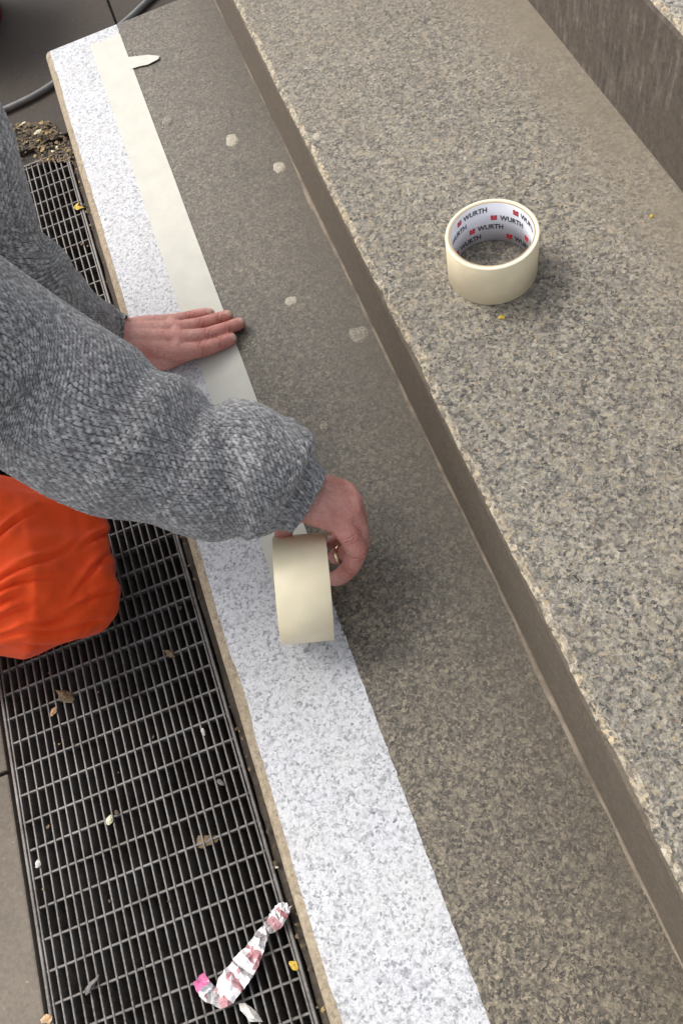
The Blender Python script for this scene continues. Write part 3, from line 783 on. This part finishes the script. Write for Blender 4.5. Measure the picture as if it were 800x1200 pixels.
# ---- shoes and hair (behind the frame's left edge)
mat_boot = simple('boot_black', (0.03, 0.028, 0.026), .6, .2)
for sd in (-1, 1):
    K = V((-.345, .525, 0)) if sd < 0 else V((-.40, .86, 0))
    a = V((K.x-.42, K.y+sd*.02, ZG+.058))
    me = fuse('shoe', [[(a+V((.03, 0, .005)), .052), (a, .050), (a+V((-.06, 0, -.005)), .050)], [(a+V((-.02, 0, -.01)), .044), (a+V((-.06, 0, -.002)), .047), (a+V((-.085, 0, .07)), .030)]], .005, 3)
    for v in me.vertices: v.co.z = max(v.co.z, ZG+.002)
    link('shoe', me, mat_boot, person, True)
mat_hair = simple('hair_brown', (0.05, 0.032, 0.02), .6, .4, 300, .5, 600)
hm = fuse('hair', [[(HEAD+V((-.012, 0, .042)), .088), (HEAD+V((-.030, 0, .0)), .084), (HEAD+V((-.045, 0, -.045)), .055)], [(HEAD+V((.045, -.04, .075)), .034), (HEAD+V((.058, 0, .080)), .036), (HEAD+V((.045, .04, .075)), .034)]], .005, 3)
link('hair', hm, mat_hair, person, True)
mat_eye = simple('eye_white', (.7, .68, .65), .2, .02); 
for sd in (-1, 1):
    bm = bmesh.new(); bmesh.ops.create_uvsphere(bm, u_segments=16, v_segments=10, radius=.0105, matrix=Matrix.Translation(HEAD+V((.0820, sd*.032, .001))))
    me = bpy.data.meshes.new('eye'); bm.to_mesh(me); bm.free(); ey = link('eye', me, mat_eye, person, True)
    bm = bmesh.new(); bmesh.ops.create_uvsphere(bm, u_segments=12, v_segments=8, radius=.0052, matrix=Matrix.Translation(HEAD+V((.0878, sd*.032, -.001))))
    me = bpy.data.meshes.new('iris'); bm.to_mesh(me); bm.free(); link('iris', me, mat_hair, ey, True)

# ------------------------------------------------------------------ chewing-gum spots on the steps
mat_gum = simple('old_gum_pale', (0.36, 0.325, 0.26), .8, .45, 420, .6, 500)
mat_gum2 = simple('old_gum_grey', (0.22, 0.197, 0.158), .8, .6, 420, .5, 500)
def gum(px, py, z, wmm, hmm, label, mt):
    c = W(px, py, z); vs = [(c.x, c.y, z+.0008)]; fs = []; n = 20
    for ring, (q, zz) in enumerate(((.5, .0007), (.88, .0006), (1.0, -.0004))):
        for i in range(n):
            a = 2*math.pi*i/n; w = 1+.30*nz(math.cos(a)*1.5, math.sin(a)*1.5, px*.37)+.12*nz(math.cos(a)*5, math.sin(a)*5, px*.11)
            vs.append((c.x+wmm/2000*q*w*math.cos(a), c.y+hmm/2000*q*w*math.sin(a), z+zz+.0003*nz(i, ring, px)))
    for i in range(n): fs.append((0, 1+i, 1+(i+1) % n))
    for ring in range(2):
        for i in range(n): a = 1+ring*n+i; b = 1+ring*n+(i+1) % n; fs.append((a, a+n, b+n, b))
    tag(link('gum_spot', pymesh('gum_spot', vs, fs), mt, smooth=True), label, 'gum spot', 'flattened gum spots on the steps')
gum(272, 164, 0, 20, 29, 'round pale gum spot beside the tape, second nearest the far end', mat_gum)
gum(327, 196, 0, 20, 24, 'pale gum spot close under the middle step, at the far end', mat_gum)
gum(197, 141, 0, 18, 19, 'faint gum spot right next to the edge of the tape strip', mat_gum2)
gum(342, 353, 0, 18, 18, 'small pale gum spot just right of the flat hand fingertips', mat_gum)
gum(421, 391, 0, 25, 27, 'speckled broken gum spot near the middle of the riser foot', mat_gum2)
gum(380, 499, 0, 12, 16, 'small dull gum spot just above the sleeve cuff', mat_gum2)
gum(371, 160, RIS, 11, 14, 'tiny pinkish gum spot on the middle step close to its edge', mat_gum)

# ------------------------------------------------------------------ litter
mat_foil_w = simple('foil_white', (0.80, 0.78, 0.80), .25, .06, 200, .2, 300)
mat_foil_p = simple('foil_dusty_pink', (0.52, 0.27, 0.29), .3, .15, 200, .2, 300)
mat_foil_m = simple('foil_magenta', (0.62, 0.16, 0.33), .3, .2, 200, .2, 300)
mat_foil_g = simple('foil_grey', (0.42, 0.40, 0.40), .25, .2, 200, .2, 300)
def wrapper():
    z = ZG+.006
    # centre line of the crumpled strip with its width, height, and the face colour that follows
    L = [((233, 1146), 9, .004, 2), ((238, 1158), 9.5, .009, 0), ((246, 1165), 9, .003, 3), ((257, 1172), 9, .004, 1), ((262, 1166), 14, .008, 0), ((270, 1152), 15.5, .012, 1), ((276, 1146), 16, .006, 0), ((282, 1138), 15, .011, 3),
         ((284, 1135), 15, .005, 0), ((291, 1124), 14, .011, 1), ((299, 1112), 11, .005, 0), ((304, 1101), 8.5, .010, 3), ((307, 1094), 8, .005, 0), ((311, 1089), 5, .004, 3), ((317, 1085), 8.5, .005, 1), ((324, 1077), 10.5, .011, 0), ((328, 1070), 10, .006, 1), ((331, 1066), 9, .010, 0), ((336, 1059), 6, .007, 2)]
    vs = []; fs = []; mi = []; NC = 7; SUB = 3
    key = [(W(p[0][0], p[0][1], z+p[2]), p[1], p[3]) for p in L]; n = (len(L)-1)*SUB
    rows = []
    for i in range(n+1):
        k = min(i//SUB, len(L)-2); f = (i-k*SUB)/SUB
        rows.append((key[k][0].lerp(key[k+1][0], f), key[k][1]*(1-f)+key[k+1][1]*f, key[k][2]))
    for i, (pt, wd, _) in enumerate(rows):
        d = rows[min(i+2, n)][0]-rows[max(i-2, 0)][0]; d.z = 0; d.normalize(); s = V((-d.y, d.x, 0)); hw = wd*.00090*(1+.18*nz(i*.6, 3, 1))
        for k in range(NC):
            q = -1+2*k/(NC-1)
            zz = .0045*(abs((i*.37+q*.9*nz(i*.2, 1, 7)) % 1.0-.5)*2-.5) + .0022*nz(i*.5, k*.6, .5) - .002*q*q
            vs.append(pt+s*hw*(q+.12*nz(i*1.3, k, 2))+V((0, 0, zz))+d*.003*nz(i*.5, k*1.1, 4.4))
    for i in range(n):
        for k in range(NC-1):
            a = i*NC+k; fs.append((a, a+1, a+NC+1)); fs.append((a, a+NC+1, a+NC)); m_ = rows[i][2]
            g = nz(i*.33, k*.55, 2.2)
            if m_ in (0, 1) and 2 < i < n-3: m_ = (1 if k < 4+3*g else 0) if m_ == 1 else (1 if g > .45 else 0)
            mi += [m_, m_]
    me = pymesh('sweet_wrapper', vs, fs)
    for q in (mat_foil_w, mat_foil_p, mat_foil_m, mat_foil_g): me.materials.append(q)
    me.polygons.foreach_set('material_index', mi)
    o = link('candy_wrapper', me); so = o.modifiers.new('t', 'SOLIDIFY'); so.thickness = .0004
    tag(o, 'crumpled white and pink foil wrapper lying on the grate', 'wrapper')
wrapper()

mats_leaf = {'yellow': simple('leaf_yellow', (0.55, 0.38, 0.05), .6, .25, 250), 'pale': simple('crumb_pale', (0.66, 0.62, 0.44), .7, .2, 250),
             'brown': simple('leaf_dry_brown', (0.17, 0.12, 0.065), .8, .4, 250), 'white': simple('crumb_white', (0.6, 0.58, 0.54), .7, .2, 250), 'grey': simple('scrap_grey', (0.16, 0.15, 0.14), .7, .4, 250), 'tan': simple('scrap_tan', (.55, .36, .2), .7, .2, 250)}
def flake(vs, fs, c, size, seed, asp=.6, curl=.35):
    a0 = random.uniform(0, 6.28); n = 9; b = len(vs); vs.append((c.x, c.y, c.z+size*curl*.5))
    for rg, q in enumerate((.55, 1.0)):
        for i in range(n):
            a = 2*math.pi*i/n; rr = size*q*(1+.85*nz(math.cos(a)*1.7, math.sin(a)*1.7, seed+rg*.3))
            x = rr*math.cos(a); y = rr*asp*math.sin(a)
            vs.append((c.x+x*math.cos(a0)-y*math.sin(a0), c.y+x*math.sin(a0)+y*math.cos(a0), c.z+size*curl*(.5*(1-q)+.7*abs(nz(i*.9, rg, seed)))))
    for i in range(n):
        j = (i+1) % n; fs.append((b, b+1+i, b+1+j)); fs.append((b+1+i, b+1+n+i, b+1+n+j, b+1+j))
def scrap(name, px, py, z, size, kind, label, cat, asp=.6, curl=.35):
    vs = []; fs = []; flake(vs, fs, W(px, py, z), size, px*.73+py*.31, asp, curl)
    o = link(name, pymesh(name, vs, fs), mats_leaf[kind], smooth=False)
    so = o.modifiers.new('t', 'SOLIDIFY'); so.thickness = size*.05; so.offset = 1
    tag(o, label, cat)
zg = ZG+.0022
scrap('yellow_petal', 92, 243, zg, .0085, 'yellow', 'bright yellow petal on the grate beside the white band', 'petal', .8, .7)
scrap('yellow_petal', 45, 155, zg+.012, .008, 'pale', 'pale yellow petal on the leaf litter at the far end of the grate', 'petal', .6, .7)
scrap('yellow_petal', 344, 1131, ZG+.001, .0060, 'yellow', 'small yellow petal on the ledge beside the foil wrapper', 'petal', .6, .6)
scrap('paper_crumb', 129, 961, zg, .0055, 'pale', 'cream crumb in the middle of the grate', 'crumb', .7, 1.0)
scrap('paper_crumb', 45, 1013, zg, .0042, 'white', 'small pale crumb near the left side of the grate', 'crumb', .7, 1.0)
scrap('paper_crumb', 238, 857, zg, .0050, 'white', 'whitish crumb on the right side of the grate below the tape roll', 'crumb', .6, 1.0)
scrap('paper_crumb', 258, 917, zg, .0060, 'grey', 'elongated grey scrap at the right side of the grate', 'scrap', .35, .6)
scrap('dry_leaf', 76, 815, zg, .014, 'brown', 'dry brown leaf on the grate below the orange knee', 'leaf', .5, .7)
scrap('dry_leaf', 64, 834, zg, .007, 'tan', 'light tan leaf fragment next to the dry brown leaf', 'leaf', .6, .7)
scrap('dry_leaf', 200, 766, zg, .008, 'brown', 'small brown leaf on the grate left of the white band', 'leaf', .6, .7)
scrap('dry_leaf', 242, 985, zg-.006, .013, 'brown', 'dark leaf lodged in the grate cells at its right side', 'leaf', .6, .5)
scrap('paper_crumb', 55, 1194, zg, .006, 'tan', 'orange tan crumb on the grate at the bottom edge', 'crumb', .8, 1.0)
scrap('paper_crumb', 588, 372, RIS+.0004, .0036, 'yellow', 'tiny yellow crumb in front of the standing tape roll', 'crumb', .7, .8)
scrap('paper_crumb', 763, 253, RIS+.0004, .0030, 'yellow', 'tiny yellow crumb near the foot of the upper riser', 'crumb', .6, .8)
scrap('plastic_scrap', 108, 1155, zg, .010, 'grey', 'clear grey plastic shred on the grate near the bottom edge', 'scrap', .3, .8)
scrap('plastic_scrap', 292, 1187, zg, .012, 'white', 'dull whitish scrap on the grate below the foil wrapper', 'scrap', .5, .7)

# drift of rotten leaves and grit at the far end of the grate
def drift():
    vs = []; fs = []; mi = []
    ms = [mats_leaf['brown'], simple('litter_mud', (0.10, 0.075, 0.045), .9, .4, 200), mats_leaf['pale'], simple('litter_ochre', (0.34, 0.24, 0.09), .8, .3, 200), mats_leaf['yellow']]
    for i in range(900):
        t = random.random()
        px, py = 8+95*random.random(), 146+44*random.random()**1.3
        if px > 62+40*(py-146)/44: continue
        if random.random() < (py-150)/55 and px < 45: continue
        c = W(px, py, ZG+.001); f0 = len(fs); c.z += .008*max(0, 1-(py-146)/40)*random.random()
        flake(vs, fs, c, random.uniform(.0012, .0045)*(1.6 if random.random() < .08 else 1), i*.37, random.uniform(.4, .9), .5)
        mi += [random.choices(range(5), (6, 9, .25, 1.0, .12))[0]]*(len(fs)-f0)
    for i in range(420):      # grit along the ledge
        y = random.uniform(-.05, 1.43); x = random.uniform(PX1+.001, NOSE-.006) if random.random() < .85 else random.uniform(GX0, PX1)
        f0 = len(fs); flake(vs, fs, V((x, y, ZG+.002)), random.uniform(.001, .0030), i*.71, .8, .6); mi += [random.choices(range(5), (6, 8, .15, .6, .04))[0]]*(len(fs)-f0)
    me = pymesh('leaf_litter', vs, fs)
    for q in ms: me.materials.append(q)
    me.polygons.foreach_set('material_index', mi)
    tag(link('leaf_litter', me), 'drift of rotten leaves and grit along the grate', 'leaf litter', kind='stuff')
drift()

# ------------------------------------------------------------------ grey hose and red bucket beyond the end of the step
def tube(name, pts, rr, mt, seg=14):
    me = sweep([(p, rr) for p in pts], .012, seg, lambda *a: 0, cap=True); me.name = name
    return link(name, me, mt, smooth=True)
zh = ZG+.0065
ho = tube('hose', [V((-.95, 1.66, zh)), V((-.60, 1.60, zh)), W(-40, 147, zh), W(0, 131, zh), W(57, 102, zh), V((-.11, 1.69, zh)), W(165, 9, zh), W(215, -50, zh), V((.25, 2.15, zh)), V((.5, 2.4, zh))], .0060, simple('hose_grey', (0.16, 0.165, 0.16), .45, .2, 60))
tag(ho, 'thin grey hose curving over the dark paving beyond the step end', 'hose')
def bucket():
    R = .15; c = W(-84, -22, ZG+.10); c.z = ZG
    e = empty('red_bucket', c); tag(e, 'dark red bucket just peeking in at the top left corner', 'bucket')
    vs, fs, ms = lathe([(.001, .002), (.105, .002), (.135, .20), (.145, .20), (.145, .212), (.130, .212), (.101, .008), (.001, .008)], 48, [0]*8)
    me = pymesh('shell', vs, fs); bm = bmesh.new(); bm.from_mesh(me); bmesh.ops.remove_doubles(bm, verts=bm.verts, dist=1e-6); bmesh.ops.recalc_face_normals(bm, faces=bm.faces); bm.to_mesh(me); bm.free()
    mt = simple('bucket_red', (0.30, 0.03, 0.02), .4, .15)
    o = link('shell', me, mt, e, True)
    pts = [V((0, -.146, .200)), V((.05, -.14, .196)), V((.12, -.10, .196)), V((.15, 0, .196)), V((.12, .10, .196)), V((.05, .14, .196)), V((0, .146, .200))]
    hd = sweep([(p, .003) for p in pts], .01, 8, lambda *a: 0); link('handle', hd, mat_grate, e, True)
bucket()
